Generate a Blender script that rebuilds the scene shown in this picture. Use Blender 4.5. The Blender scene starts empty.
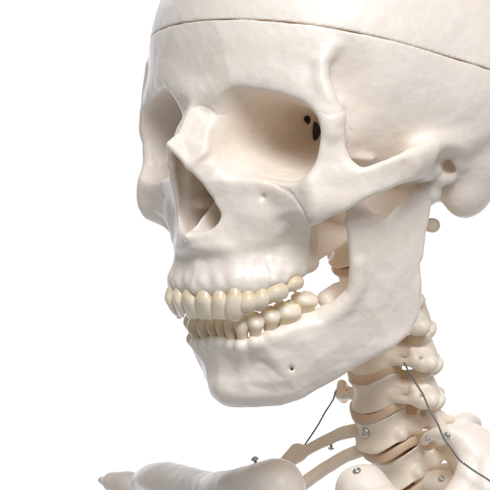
import bpy, math, random
import numpy as np
f32 = np.float32
random.seed(7)

# ------------------------------------------------------------------ scene
# anatomical frame in centimetres: X = towards the skeleton's left, F = forwards, Z = up,
# origin between the ear openings.  Blender: x = X, y = -F, z = Z (metres), raised to standing height.
LIFT = 1.52
CM = 0.01
scene = bpy.context.scene
COL = scene.collection

def W3(p):
    return (p[0]*CM, -p[1]*CM, p[2]*CM + LIFT)

# ------------------------------------------------------------------ distance field sculpting
class Field:
    """signed distance samples on a box, sculpted with local add / cut operations"""
    def __init__(s, lo, hi, h, mirror=False):
        s.h = h; s.mirror = mirror
        lo = np.array(lo, float); hi = np.array(hi, float)
        if mirror: lo[0] = 0.5*h
        n = np.ceil((hi-lo)/h).astype(int)+1
        s.lo = lo; s.n = n
        s.D = np.full(tuple(n), 5.0, f32)
    def box(s, lo, hi):
        a = np.clip(np.floor((np.array(lo)-s.lo)/s.h).astype(int), 0, s.n)
        b = np.clip(np.ceil((np.array(hi)-s.lo)/s.h).astype(int)+1, 0, s.n)
        if (b <= a).any(): return None
        ax = [(s.lo[i]+s.h*np.arange(a[i], b[i])).astype(f32) for i in range(3)]
        return (slice(a[0], b[0]), slice(a[1], b[1]), slice(a[2], b[2])), ax[0][:, None, None], ax[1][None, :, None], ax[2][None, None, :]
    def add(s, prim, k=0.2, m=0.0):
        lo, hi, fn = prim; g = k + 2.5*s.h + m
        r = s.box(np.array(lo)-g, np.array(hi)+g)
        if r is None: return
        sl, x, y, z = r
        d = fn(x, y, z); e = s.D[sl]
        if k > 0:
            q = np.maximum(k-np.abs(e-d), 0)
            s.D[sl] = np.minimum(e, d) - q*q*(0.25/k)
        else:
            s.D[sl] = np.minimum(e, d)
    def cut(s, prim, k=0.1, m=0.0):
        lo, hi, fn = prim; g = k + 2.5*s.h + m
        r = s.box(np.array(lo)-g, np.array(hi)+g)
        if r is None: return
        sl, x, y, z = r
        d = -fn(x, y, z); e = s.D[sl]
        if k > 0:
            q = np.maximum(k-np.abs(e-d), 0)
            s.D[sl] = np.maximum(e, d) + q*q*(0.25/k)
        else:
            s.D[sl] = np.maximum(e, d)
    def blur(s, passes=1):
        D = np.clip(s.D, -6*s.h, 6*s.h)
        for _ in range(passes):
            for ax in range(3):
                D = np.moveaxis(D, ax, 0)
                if ax == 0 and s.mirror:
                    P = np.concatenate([D[:1], D, D[-1:]], 0)
                else:
                    P = np.concatenate([D[:1], D, D[-1:]], 0)
                D = np.moveaxis((P[:-2]+2*P[1:-1]+P[2:])*f32(0.25), 0, ax)
        s.D = D
    def soften(s, c, r, passes):
        """blur inside a ball, fading out towards its edge"""
        b = s.box(np.array(c)-r, np.array(c)+r)
        if b is None: return
        sl, x, y, z = b
        w = np.sqrt((x-f32(c[0]))**2+(y-f32(c[1]))**2+(z-f32(c[2]))**2)/f32(r)
        w = np.clip((1-w)*2, 0, 1)
        O = s.D[sl]; D = np.clip(O, -.6, .6)
        for _ in range(passes):
            for ax in range(3):
                D = np.moveaxis(D, ax, 0)
                P = np.concatenate([D[:1], D, D[-1:]], 0)
                D = np.moveaxis((P[:-2]+2*P[1:-1]+P[2:])*f32(0.25), 0, ax)
        m = np.abs(O) < .6
        s.D[sl] = np.where(m, O*(1-w)+D*w, O)
    def full(s):
        if not s.mirror: return s.D, s.lo
        D = np.concatenate([s.D[::-1], s.D], 0)
        lo = s.lo.copy(); lo[0] = -(s.lo[0]+(s.n[0]-1)*s.h)
        return D, lo

def surface(D, lo, h):
    """naive surface nets: one vertex per sign-changing cell, quads across sign-changing edges"""
    D = np.pad(D, 1, constant_values=1.0); lo = np.array(lo)-h
    I = D < 0
    n = np.array(D.shape)
    c = np.zeros(n-1, np.int8)
    for i in (0, 1):
        for j in (0, 1):
            for k in (0, 1):
                c += I[i:n[0]-1+i, j:n[1]-1+j, k:n[2]-1+k]
    act = (c > 0) & (c < 8)
    idx = np.full(act.shape, -1, np.int32)
    cells = np.argwhere(act)
    idx[act] = np.arange(len(cells))
    acc = np.zeros((len(cells), 3)); cnt = np.zeros(len(cells))
    ci, cj, ck = cells.T
    corner = {}
    for i in (0, 1):
        for j in (0, 1):
            for k in (0, 1):
                corner[i, j, k] = D[ci+i, cj+j, ck+k].astype(float)
    for ax in range(3):
        for u in (0, 1):
            for v in (0, 1):
                a = [0, 0, 0]; b = [0, 0, 0]
                o = [q for q in range(3) if q != ax]
                a[o[0]] = b[o[0]] = u; a[o[1]] = b[o[1]] = v; b[ax] = 1
                da = corner[tuple(a)]; db = corner[tuple(b)]
                m = (da < 0) != (db < 0)
                t = np.where(m, da/np.where(m, da-db, 1), 0)
                p = np.zeros((len(cells), 3)); p[:] = a; p[:, ax] = t
                acc[m] += p[m]; cnt[m] += 1
    V = (cells + acc/cnt[:, None])*h + lo
    quads = []
    for ax in range(3):
        sl0 = [slice(1, -1)]*3; sl1 = [slice(1, -1)]*3
        sl0[ax] = slice(0, -1); sl1[ax] = slice(1, None)
        a = I[tuple(sl0)]; b = I[tuple(sl1)]
        o = [q for q in range(3) if q != ax]
        for flip, m in ((False, a & ~b), (True, ~a & b)):
            e = np.argwhere(m)
            if not len(e): continue
            base = e.copy(); base[:, o[0]] += 1; base[:, o[1]] += 1
            def cell(du, dv):
                q = base.copy(); q[:, o[0]] -= du; q[:, o[1]] -= dv
                return idx[q[:, 0], q[:, 1], q[:, 2]]
            q = np.stack([cell(1, 1), cell(0, 1), cell(0, 0), cell(1, 0)], 1)
            if (ax == 1) != flip: q = q[:, ::-1]
            quads.append(q)
    return V, np.concatenate(quads)

def lattice_noise(P, freq, seed):
    """smooth value noise in [-1, 1] at points P (N x 3)"""
    rng = np.random.RandomState(seed)
    tab = (rng.rand(32, 32, 32)*2-1)
    q = P*freq; i = np.floor(q).astype(int); f = q-i; f = f*f*(3-2*f)
    out = 0
    for a in (0, 1):
        for b in (0, 1):
            for c in (0, 1):
                w = (f[:, 0] if a else 1-f[:, 0])*(f[:, 1] if b else 1-f[:, 1])*(f[:, 2] if c else 1-f[:, 2])
                out = out + w*tab[(i[:, 0]+a) % 32, (i[:, 1]+b) % 32, (i[:, 2]+c) % 32]
    return out

def normals(V, Q):
    n = np.zeros_like(V)
    fn = np.cross(V[Q[:, 2]]-V[Q[:, 0]], V[Q[:, 3]]-V[Q[:, 1]])
    for k in range(4): np.add.at(n, Q[:, k], fn)
    return n/np.maximum(np.linalg.norm(n, axis=1), 1e-9)[:, None]

def roughen(V, Q, amps, seed=1):
    n = normals(V, Q); d = 0
    for j, (freq, amp) in enumerate(amps):
        d = d + amp*lattice_noise(V+37.1, freq, seed+j)
    return V + n*d[:, None]

def engrave(V, Q, lines, width):
    """press fine lines (sutures, hairline cracks) into a surface"""
    n = normals(V, Q); V = V.copy()
    for depth, pts in lines:
        p = np.array(pts, float)
        q = [a+(b-a)*t for a, b in zip(p[:-1], p[1:]) for t in np.linspace(0, 1, 8, endpoint=False)]+[p[-1]]
        near = np.where(((V > p.min(0)-1.0) & (V < p.max(0)+1.0)).all(1))[0]
        p = np.array([V[near[np.argmin(((V[near]-k)**2).sum(1))]] for k in q])     # lay the line on the surface
        p[1:-1] = (p[:-2]+p[1:-1]+p[2:])/3
        idx = np.where(((V > p.min(0)-.4) & (V < p.max(0)+.4)).all(1))[0]
        # wobble the line so that it meanders like a suture
        q = V[idx]+.06*np.stack([lattice_noise(V[idx], 4.0, 61+k) for k in range(3)], 1)
        best = np.full(len(idx), 9.0)
        for a, b in zip(p[:-1], p[1:]):
            ab = b-a; t = np.clip(((q-a)@ab)/max(ab@ab, 1e-9), 0, 1)
            best = np.minimum(best, np.linalg.norm(q-a-t[:, None]*ab, axis=1))
        V[idx] -= n[idx]*(depth*np.exp(-(best/width)**2))[:, None]
    return V

def link_mesh(name, V, Q, mat, parent=None, origin=(0, 0, 0)):
    """V in cm (X, F, Z); origin in cm; the object sits at origin (in its parent's frame)"""
    V = np.asarray(V, float)-np.asarray(origin, float)
    me = bpy.data.meshes.new(name)
    co = np.empty((len(V), 3), f32)
    co[:, 0] = V[:, 0]*CM; co[:, 1] = -V[:, 1]*CM; co[:, 2] = V[:, 2]*CM
    if isinstance(Q, np.ndarray):
        Q = Q[:, ::-1]
        me.vertices.add(len(V)); me.vertices.foreach_set('co', co.ravel())
        me.loops.add(Q.size); me.loops.foreach_set('vertex_index', Q.astype(np.int32).ravel())
        me.polygons.add(len(Q)); me.polygons.foreach_set('loop_start', np.arange(0, Q.size, Q.shape[1], dtype=np.int32))
        me.update(calc_edges=True); me.validate()
    else:
        me.from_pydata(co.tolist(), [], [tuple(reversed(q)) for q in Q])
    me.polygons.foreach_set('use_smooth', np.ones(len(me.polygons), bool))
    me.materials.append(mat)
    ob = bpy.data.objects.new(name, me); COL.objects.link(ob)
    ob.location = (origin[0]*CM, -origin[1]*CM, origin[2]*CM)
    if parent is not None: ob.parent = parent
    return ob

# primitives: (lower corner, upper corner, distance function)
def ell(c, r, rot=None):
    c = np.array(c, float); r = np.array(r, float)
    R = np.eye(3) if rot is None else rotm(*rot)
    e = np.sqrt(((R*r[None, :])**2).sum(1))
    def fn(x, y, z):
        x = x-f32(c[0]); y = y-f32(c[1]); z = z-f32(c[2])
        if rot is not None:
            x, y, z = [(x*f32(R[0, i])+y*f32(R[1, i])+z*f32(R[2, i])) for i in range(3)]
        a, b, d = x/f32(r[0]), y/f32(r[1]), z/f32(r[2])
        k0 = np.sqrt(a*a+b*b+d*d)
        k1 = np.sqrt((a/f32(r[0]))**2+(b/f32(r[1]))**2+(d/f32(r[2]))**2)
        return (k0*(k0-1)/np.maximum(k1, f32(1e-6))).astype(f32)
    return c-e, c+e, fn

def rotm(ax, ay, az):
    ax, ay, az = [math.radians(v) for v in (ax, ay, az)]
    cx, sx, cy, sy, cz, sz = math.cos(ax), math.sin(ax), math.cos(ay), math.sin(ay), math.cos(az), math.sin(az)
    X = np.array([[1, 0, 0], [0, cx, -sx], [0, sx, cx]]); Y = np.array([[cy, 0, sy], [0, 1, 0], [-sy, 0, cy]])
    Z = np.array([[cz, -sz, 0], [sz, cz, 0], [0, 0, 1]])
    return Z@Y@X

def half(z0, sf, sx, lo, hi):
    """everything below the plane Z = z0 + sf*F + sx*|X|"""
    n = math.sqrt(1+sf*sf+sx*sx)
    return np.array(lo, float), np.array(hi, float), lambda x, y, z: ((z-f32(z0)-f32(sf)*y-f32(sx)*np.abs(x))/f32(n)).astype(f32)

def _seg(x, y, z, a, b, ra, rb):
    ab = b-a; l = float(ab@ab) or 1e-9
    px, py, pz = x-f32(a[0]), y-f32(a[1]), z-f32(a[2])
    t = np.clip((px*f32(ab[0])+py*f32(ab[1])+pz*f32(ab[2]))/f32(l), 0, 1)
    d = np.sqrt((px-t*f32(ab[0]))**2+(py-t*f32(ab[1]))**2+(pz-t*f32(ab[2]))**2)
    return d-(f32(ra)+t*f32(rb-ra))

def tube(pts):
    """chain of round cones; pts = (X, F, Z, r)"""
    p = np.array([q[:3] for q in pts], float); r = np.array([q[3] for q in pts], float)
    def fn(x, y, z):
        d = None
        for i in range(len(p)-1):
            e = _seg(x, y, z, p[i], p[i+1], r[i], r[i+1])
            d = e if d is None else np.minimum(d, e)
        return d.astype(f32)
    return (p-r[:, None]).min(0), (p+r[:, None]).max(0), fn

def tri(A, B, C, r, rb=None, rc=None):
    """thick triangle, radius per corner"""
    a, b, c = [np.array(q[:3], float) for q in (A, B, C)]
    rb = r if rb is None else rb; rc = r if rc is None else rc
    ab = b-a; ac = c-a; nn = np.cross(ab, ac); n2 = float(nn@nn)
    nl = math.sqrt(n2) or 1e-9
    gb = np.cross(ac, nn)/(-n2 or 1e-9); gc = np.cross(nn, ab)/(-n2 or 1e-9)
    gb = gb/float(gb@ab); gc = gc/float(gc@ac)
    def fn(x, y, z):
        px, py, pz = x-f32(a[0]), y-f32(a[1]), z-f32(a[2])
        u = px*f32(gb[0])+py*f32(gb[1])+pz*f32(gb[2])
        v = px*f32(gc[0])+py*f32(gc[1])+pz*f32(gc[2])
        ins = (u >= 0) & (v >= 0) & (u+v <= 1)
        dp = np.abs(px*f32(nn[0]/nl)+py*f32(nn[1]/nl)+pz*f32(nn[2]/nl))-(f32(r)+u*f32(rb-r)+v*f32(rc-r))
        e = np.minimum(np.minimum(_seg(x, y, z, a, b, r, rb), _seg(x, y, z, b, c, rb, rc)), _seg(x, y, z, c, a, rc, r))
        return np.where(ins, np.minimum(dp, e), e).astype(f32)
    R = max(r, rb, rc); P = np.array([a, b, c])
    return P.min(0)-R, P.max(0)+R, fn

def sheet(rows):
    """thick sheet through a grid of points (X, F, Z, r)"""
    prims = []
    for i in range(len(rows)-1):
        for j in range(len(rows[i])-1):
            a, b, c, d = rows[i][j], rows[i][j+1], rows[i+1][j+1], rows[i+1][j]
            for q in ((a, b, c), (a, c, d)):
                if len({tuple(k[:3]) for k in q}) == 3:
                    prims.append(tri(q[0], q[1], q[2], q[0][3], q[1][3], q[2][3]))
    return join(prims)

def join(prims):
    lo = np.min([p[0] for p in prims], 0); hi = np.max([p[1] for p in prims], 0)
    def fn(x, y, z):
        d = None
        for p in prims:
            e = p[2](x, y, z); d = e if d is None else np.minimum(d, e)
        return d
    return lo, hi, fn

def cone_hole(A, O, up, prof, n=2.6, ext=3.0, pad=0.0):
    """tapering superelliptic hollow: A apex, O opening centre, prof(t) -> half width, half height"""
    A = np.array(A, float); O = np.array(O, float); ax = O-A; L = np.linalg.norm(ax); ax /= L
    w = np.cross(ax, np.array(up, float)); w /= np.linalg.norm(w); v = np.cross(w, ax)
    R = 2.6+pad
    lo = np.minimum(A, O+ax*ext)-R; hi = np.maximum(A, O+ax*ext)+R
    def fn(x, y, z):
        px, py, pz = x-f32(A[0]), y-f32(A[1]), z-f32(A[2])
        t = (px*f32(ax[0])+py*f32(ax[1])+pz*f32(ax[2]))
        a = px*f32(w[0])+py*f32(w[1])+pz*f32(w[2]); b = px*f32(v[0])+py*f32(v[1])+pz*f32(v[2])
        T = np.clip(t/f32(L), 0, 1+ext/L)
        ha, hb = prof(T); ha = ha+f32(pad); hb = hb+f32(pad)
        e = (np.abs(a/ha)**f32(n)+np.abs(b/hb)**f32(n)+1e-9)**f32(1/n)
        d = (e-1)*np.minimum(ha, hb)
        d = np.maximum(d, np.maximum(-t-f32(pad), t-f32(L+ext)))
        return d.astype(f32)
    return lo, hi, fn

def ins(p, r, d=(0.5, 0.85, 0)):
    """point r below a surface landmark whose outward direction is d, as (X, F, Z, r)"""
    l = math.sqrt(sum(q*q for q in d))
    return (p[0]-r*d[0]/l, p[1]-r*d[1]/l, p[2]-r*d[2]/l, r)

# ------------------------------------------------------------------ teeth
# kind, middle of the crown at the gum (X, F, Z), Z of the biting edge, mesiodistal half width, depth half, facing angle from forwards (deg)
UPPER = [
    ('incisor', (0.43, 8.34, -4.09), (0.43, 8.34, -5)[2], .42, .34, 8),
    ('incisor', (1.22, 8.19, -4.09), (1.22, 8.19, -4.98)[2], .345, .30, 24),
    ('canine', (1.88, 7.94, -3.98), (1.88, 7.94, -5.02)[2], .385, .40, 44),
    ('premolar', (2.3, 7.55, -4.06), (2.3, 7.55, -4.72)[2], .35, .44, 64),
    ('premolar', (2.58, 7.08, -3.97), (2.58, 7.08, -4.61)[2], .335, .46, 74),
    ('molar', (2.88, 6.5, -3.75), (2.88, 6.5, -4.34)[2], .475, .54, 80),
    ('molar', (3, 5.75, -3.47), (3, 5.75, -3.97)[2], .42, .53, 86),
]
LOWER = [
    ('incisor', (0.27, 7.31, -5.48), (0.27, 7.31, -4.79)[2], .26, .30, 6),
    ('incisor', (0.83, 7.3, -5.57), (0.83, 7.3, -4.81)[2], .28, .30, 20),
    ('canine', (1.45, 7.21, -5.59), (1.45, 7.21, -4.76)[2], .34, .38, 40),
    ('premolar', (2, 6.89, -5.47), (2, 6.89, -4.86)[2], .35, .40, 58),
    ('premolar', (2.38, 6.39, -5.25), (2.38, 6.39, -4.64)[2], .36, .42, 68),
    ('molar', (2.7, 5.72, -5.08), (2.7, 5.72, -4.45)[2], .50, .50, 76),
    ('molar', (2.95, 5.01, -4.63), (2.95, 5.01, -4.11)[2], .46, .50, 84),
]

def hermite(v, xs, ys):
    v = min(max(v, xs[0]), xs[-1])
    k = max(0, min(len(xs)-2, int(np.searchsorted(xs, v))-1))
    def sl(i):
        if i == 0: return (ys[1]-ys[0])/(xs[1]-xs[0])
        if i == len(xs)-1: return (ys[-1]-ys[-2])/(xs[-1]-xs[-2])
        return (ys[i+1]-ys[i-1])/(xs[i+1]-xs[i-1])
    d = xs[k+1]-xs[k]; t = (v-xs[k])/d
    return ((2*t**3-3*t*t+1)*ys[k]+(t**3-2*t*t+t)*d*sl(k)+(3*t*t-2*t**3)*ys[k+1]+(t**3-t*t)*d*sl(k+1))

def tooth_mesh(kind, base, ztip, hw, hd, ang, seed):
    """one crown with a short root, lofted from rounded sections; the buccal face is at `base`"""
    rng = random.Random(seed)
    h = abs(ztip-base[2]); sgn = 1 if ztip > base[2] else -1
    a = math.radians(ang)
    out = np.array([math.sin(a), math.cos(a), 0]); mes = np.array([math.cos(a), -math.sin(a), 0])
    NS = 40
    th = np.arange(NS)/NS*2*math.pi
    V = []; rings = []
    upper = sgn < 0
    def ci(v, xs, ys):
        return float(hermite(v, xs, ys))
    def sect(v):
        # v: -0.6 root .. 0 gum .. 1 biting edge -> (half width, half depth, outward shift, exponent)
        nk = (.92+.08*min(1, max(0, v)/.4)) if upper else ((.88 if kind == 'incisor' else .82)+(.12 if kind == 'incisor' else .18)*min(1, max(0, v)/.55))
        if kind == 'incisor':
            w = nk* ci(v, [-.6, -.2, 0, .15, .4, .75, 1], [.6, .80, .88, .94, .98, 1.0, .985])
            d = ci(v, [-.6, -.2, 0, .2, .5, .8, 1], [.75, .92, 1.0, 1.02, .72, .42, .26])
            return w*hw, d*hd, ci(v, [0, .3, .6, 1], [0, .045, .03, -.03]), ci(v, [0, .5, 1], [2.1, 2.2, 2.3])
        if kind == 'canine':
            w = nk*ci(v, [-.6, -.2, 0, .2, .5, .72, .9, 1], [.6, .72, .80, .90, 1.0, .96, .80, .52])
            d = ci(v, [-.6, -.2, 0, .25, .6, .85, 1], [.8, .92, 1.0, 1.0, .78, .55, .40])
            return w*hw, d*hd, ci(v, [0, .3, .7, 1], [0, .06, .03, -.08]), 2.2
        if kind == 'premolar':
            w = nk*ci(v, [-.6, -.2, 0, .2, .5, .8, 1], [.6, .70, .80, .91, 1.0, .98, .82])
            d = ci(v, [-.6, 0, .25, .6, .85, 1], [.75, .92, 1.0, .98, .86, .62])
            return w*hw, d*hd, ci(v, [0, .3, .7, 1], [0, .06, .02, -.07]), 2.3
        w = (.5+.5*nk)*ci(v, [-.6, -.2, 0, .2, .5, .8, 1], [.72, .80, .88, .95, 1.0, .995, .92])
        d = ci(v, [-.6, 0, .25, .6, .85, 1], [.8, .94, 1.0, .99, .92, .78])
        return w*hw, d*hd, ci(v, [0, .3, .7, 1], [0, .07, .02, -.08]), 2.55
    vs = [-.34, -.24, -.15, -.07, 0, .08, .16, .26, .38, .5, .62, .72, .80, .87, .93, .97, 1.0]
    tilt = rng.uniform(-.03, .03); roll = rng.uniform(-.04, .04); slope = {'incisor': 0, 'canine': .03, 'premolar': .05, 'molar': .07}[kind]*(1 if ang > 0 else -1)
    ctr = np.array(base[:2])-out[:2]*hd*0.98
    for v in vs:
        w, d, o, n = sect(v)
        if v < 0: o += .7*v*h*.6
        e = max(0, (v-.86)/.14)**2; w *= 1-.07*e; d *= 1-.35*e
        c, s = np.cos(th), np.sin(th)
        u = np.sign(c)*np.abs(c)**(2/n)*w; q = np.sign(s)*np.abs(s)**(2/n)*d
        bul = 1-.06*np.exp(-((u/w)**2)/.05)*(s < 0)
        zz = base[2]+sgn*v*h + tilt*u*(v > 0) + slope*u
        if kind == 'incisor':
            zz = zz - sgn*(.05*np.abs(u/hw)**4*h*max(0, v)*1.0)
        for i in range(NS):
            x = ctr[0]+mes[0]*u[i]+out[0]*(q[i]*bul[i]+o+roll*v*.3)
            y = ctr[1]+mes[1]*u[i]+out[1]*(q[i]*bul[i]+o+roll*v*.3)
            V.append((x, y, zz[i] if hasattr(zz, '__len__') else zz))
    nr = len(vs)
    Q = []
    for k in range(nr-1):
        for i in range(NS):
            j = (i+1) % NS
            Q.append((k*NS+i, k*NS+j, (k+1)*NS+j, (k+1)*NS+i))
    # crown top: concentric rings with cusps
    w, d, o, n = sect(1.0); w *= .93; d *= .65
    def cusp(a, b):
        if kind == 'incisor': return .02*h
        if kind == 'canine': return .05*h*(1-a*a)
        if kind == 'premolar':
            return .17*h*(math.exp(-((b-.55)**2+a*a*.7)/.16)+.85*math.exp(-((b+.55)**2+a*a*.7)/.16))-.05*h*math.exp(-(b*b)/.03)
        t = 0
        for ca in (-.52, .52):
            for cb in (-.52, .52): t += math.exp(-((a-ca)**2+(b-cb)**2)/.14)
        return .16*h*t-.06*h*(math.exp(-a*a/.02)+math.exp(-b*b/.02))
    prev = (nr-1)*NS
    for f in (.88, .74, .58, .42, .26, .12):
        st = len(V)
        for i in range(NS):
            c, s = math.cos(th[i]), math.sin(th[i])
            a_ = math.copysign(abs(c)**(2/n), c)*f; b_ = math.copysign(abs(s)**(2/n), s)*f
            z = base[2]+sgn*(h+cusp(a_, b_)*min(1, (1-f)*4)+.03*h)+slope*a_*w+tilt*a_*w
            V.append((ctr[0]+mes[0]*a_*w+out[0]*(b_*d+o), ctr[1]+mes[1]*a_*w+out[1]*(b_*d+o), z))
        for i in range(NS):
            j = (i+1) % NS
            Q.append((prev+i, prev+j, st+j, st+i))
        prev = st
    Q.append(tuple(prev+i for i in range(NS)))
    V = np.array(V)
    V = V+0.006*np.stack([lattice_noise(V+seed*3.1, 3.2, 11+k) for k in range(3)], 1)
    if sgn < 0: Q = [tuple(reversed(q)) for q in Q]
    # (X, F, Z) is left-handed with respect to Blender, link_mesh flips again
    return V, [tuple(q) for q in Q]

def mirror_tooth(t):
    k, b, z, hw, hd, a = t
    return (k, (-b[0], b[1], b[2]), z, hw, hd, -a)

def gum_notch(t, up):
    """bone recedes in an arch over the face of every tooth and runs down between neighbours"""
    b = t[1]; a = math.radians(t[5]); dp = t[4]
    c = (b[0]-math.sin(a)*dp*.5, b[1]-math.cos(a)*dp*.5, b[2]-up*.29)
    return ell(c, (t[3]*(.90 if t[0] != 'molar' else .93), dp*.5+.42, .30), (0, 0, -t[5]))

# ------------------------------------------------------------------ skull
HC = 0.056      # sampling step of the skull, cm
CUT0, CUTS, CUTX = 3.94, 0.258, 0.05     # saw cut of the skull cap: Z = CUT0 + CUTS * F + CUTX * X

def orbit_prof(t):
    a = f32(.30)+f32(1.70)*np.clip(t, 0, 1)**f32(.80)
    b = f32(.28)+f32(1.30)*np.clip(t, 0, 1)**f32(.72)
    return a, b
ORB_A = (1.25, 2.95, 2.05); ORB_O = (3.02, 7.25, 1.74); ORB_UP = (0.27, 0.0, 1.0)

def build_cranium():
    g = Field((0, -10.2, -5.0), (7.6, 9.9, 12.2), HC, mirror=True)
    A, Cc = g.add, g.cut
    # brain case
    A(ell((0, -0.9, 4.6), (7.0, 8.9, 7.0)), 0)
    A(ell((0, 2.9, 4.85), (5.85, 5.1, 5.2)), 1.2)
    A(ell((0, -4.5, 1.2), (4.6, 4.2, 3.2)), 1.0)
    A(ell((3.2, -1.6, 3.6), (3.75, 4.6, 3.6)), 1.0)
    Cc(half(-.62, .05, .15, (-1, -11, -6), (8, 11, 1.5)), 0.7)      # flattened base
    Cc(ell((6.15, 6.09, 3.06), (1.65, 1.5, 2.7), (0, 12, 0)), 0.7)
    Cc(ell((5.75, 6.2, 3.42), (.9, .9, 1.7), (0, 12, 0)), 0.45)    # hollow of the temple
    Cc(ell((0, -.7, 4.7), (6.2, 7.1, 6.3)), 0.1)                # inside of the brain case
    # brow ridge and supraorbital margin
    A(tube([(0, 7.92, 3.2, .5), (1.0, 7.62, 3.6, .5), (1.9, 7.20, 3.92, .42), (2.7, 6.80, 3.90, .42), (3.7, 6.45, 3.52, .40), (4.5, 6.2, 2.95, .38), (4.95, 6.05, 2.3, .36), (5.02, 6.0, 1.9, .36)]), 0.9)
    A(tube([(1.9, 7.30, 3.85, .25), (2.7, 6.85, 3.68, .25), (3.6, 6.55, 3.35, .25), (4.45, 6.28, 2.8, .26), (4.9, 6.15, 2.2, .28)]), 0.25)
    A(tube([(5.15, 5.82, 2.48)+(.24,), (5, 6.08, 3.07)+(.24,), (4.75, 6.25, 3.8)+(.22,), (4.7, 6.2, 4.46)+(.18,), (4.9, 5.78, 5.04)+(.10,)]), 0.5)   # temporal line
    # orbital cone walls
    A(cone_hole(ORB_A, ORB_O, ORB_UP, orbit_prof, 2.5, ext=-0.35, pad=0.28), 0.4)
    # sphenoid, ethmoid
    A(ell((.75, 6.0, 1.3), (.85, 2.3, 1.9)), 0.4)
    A(ell((1.2, 7.2, .5), (.75, .9, 1.5)), 0.3)
    A(ell((1.2, 0.6, -.8), (1.6, 2.4, .85)), 0.5)
    A(ell((2.9, .5, -.45), (1.7, 1.2, .75)), 0.5)
    A(ell((0, 3.4, 1.2), (2.2, 3.2, 2.2)), 0.8)
    A(ell((2.6, 2.6, 0.5), (1.3, 2.0, 1.9)), 0.6)
    # upper jaw: alveolar arch as a wall following the roots, palate, body
    arch = [(0, 8.05)]+[(t[1][0]-.42*math.sin(math.radians(t[5])), t[1][1]-.42*math.cos(math.radians(t[5]))) for t in UPPER]
    gz = [UPPER[0][1][2]]+[t[1][2] for t in UPPER]
    arch.append((arch[-1][0]-.05, arch[-1][1]-.75)); gz.append(gz[-1]+.25)
    r0 = [(x, y, z+.25, .36) for (x, y), z in zip(arch, gz)]
    r1 = [(x*.94, y-.25-.12*(x < 2.4), -2.9, .48) for (x, y) in arch]
    r2 = [(x*.84, y-.45-.7*(x < 2.4), -2.0, .5) for (x, y) in arch]
    A(sheet([r0, r1, r2]), 0.25)
    for t in UPPER:                                             # root eminences and scalloped gum line
        b = t[1]; s, c = math.sin(math.radians(t[5])), math.cos(math.radians(t[5]))
        rr = .30 if t[0] != 'molar' else .34
        L = {'incisor': 1.1, 'canine': 1.75, 'premolar': 1.1, 'molar': .9}[t[0]]
        ln = {'incisor': .30, 'canine': .42, 'premolar': .2, 'molar': .1}[t[0]]
        A(tube([(b[0]-(rr+.02)*s, b[1]-(rr+.02)*c, b[2]+.46, rr), (b[0]*.95-(rr+.16+ln)*s, b[1]-(rr+.16+ln)*c, b[2]+L, rr*.8)]), 0.16)
        if t[0] == 'molar':
            for q in (-.24, .24):
                A(tube([(b[0]-.22*s+q*c, b[1]-.22*c-q*s, b[2]+.2, .22), (b[0]*.96-.34*s+q*c, b[1]-.34*c-q*s, b[2]+.9, .2)]), 0.14)
    for t in UPPER: Cc(gum_notch(t, 1), 0.05)
    A(ell((0, 5.6, -2.35), (2.6, 2.9, .55)), 0.3)               # palate
    A(ell((1.75, 6.0, -1.0), (1.45, 1.75, 1.6)), 0.5)           # maxillary body
    # maxilla front: from the orbital floor to the alveolus
    M = lambda p, r=.22, d=(.45, .9, 0): ins(p, r, d)
    om3, om2, om1 = (1.1, 7.6, 2.54), (1.15, 7.99, 1.61), (1.4, 8.12, 0.69)
    oi4, oi3, oi2, oi1 = (2.1, 7.72, 0.14), (2.8, 7.42, 0.03), (3.7, 7.11, 0.29), (4.4, 6.77, 0.7)
    N_, Nm, Rh = (0, 8.5, 2.8), (0, 8.85, 2.2), (0, 9.59, 1.5)
    ap = [(0.32, 9.43, 1.28), (0.62, 9.01, 0.69), (1, 8.56, 0.1), (1.2, 8.19, -0.45), (1.27, 8.03, -1.05), (1.2, 8.09, -1.49), (0.85, 8.32, -1.86)]
    ans = (0, 8.65, -2.02)
    # nasal bones and frontal process
    rn = .13
    A(sheet([[M(N_, rn, (0, 1, .3)), M(om3, .25, (.4, .9, 0))],
             [M(Nm, rn, (0, 1, .3)), M((0.95, 8.31, 1.98), rn, (.8, .6, 0)), ][:2],
             [M((0, 9.09, 1.83), rn, (0, 1, .3)), M((1.1, 8.55, 1.24), .16, (.8, .6, 0))],
             [M(Rh, rn, (0, 1, .5)), M(ap[1], .14, (.8, .6, 0))]]), 0.16)
    A(sheet([[M(om3, .25), M((0.95, 8.31, 1.98), rn, (.8, .6, 0))], [M(om2, .25), M((1.1, 8.55, 1.24), .16, (.8, .6, 0))],
             [M(om1, .28), M(ap[1], .14, (.8, .6, 0))], [M(oi4, .28), M(ap[2], .16, (.8, .6, 0))],
             [M((2.15, 7.41, -0.6), .3), M(ap[3], .18, (.8, .6, 0))], [M((2.05, 7.42, -1.26), .3), M(ap[4], .2, (.8, .6, 0))],
             [M((1.8, 7.59, -2), .3), M(ap[5], .22, (.6, .8, 0))], [M((1.5, 7.72, -2.52), .3), M(ap[6], .24, (.4, .9, 0))],
             [M((0.8, 7.92, -2.64), .3), M(ans, .2, (0, 1, 0))]]), 0.2)
    # infraorbital plate to the cheekbone
    z1, z2, z3 = (3.9, 7.05, -0.77), (4.75, 6.45, -1.2), (5.45, 6.01, -0.8)
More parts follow.
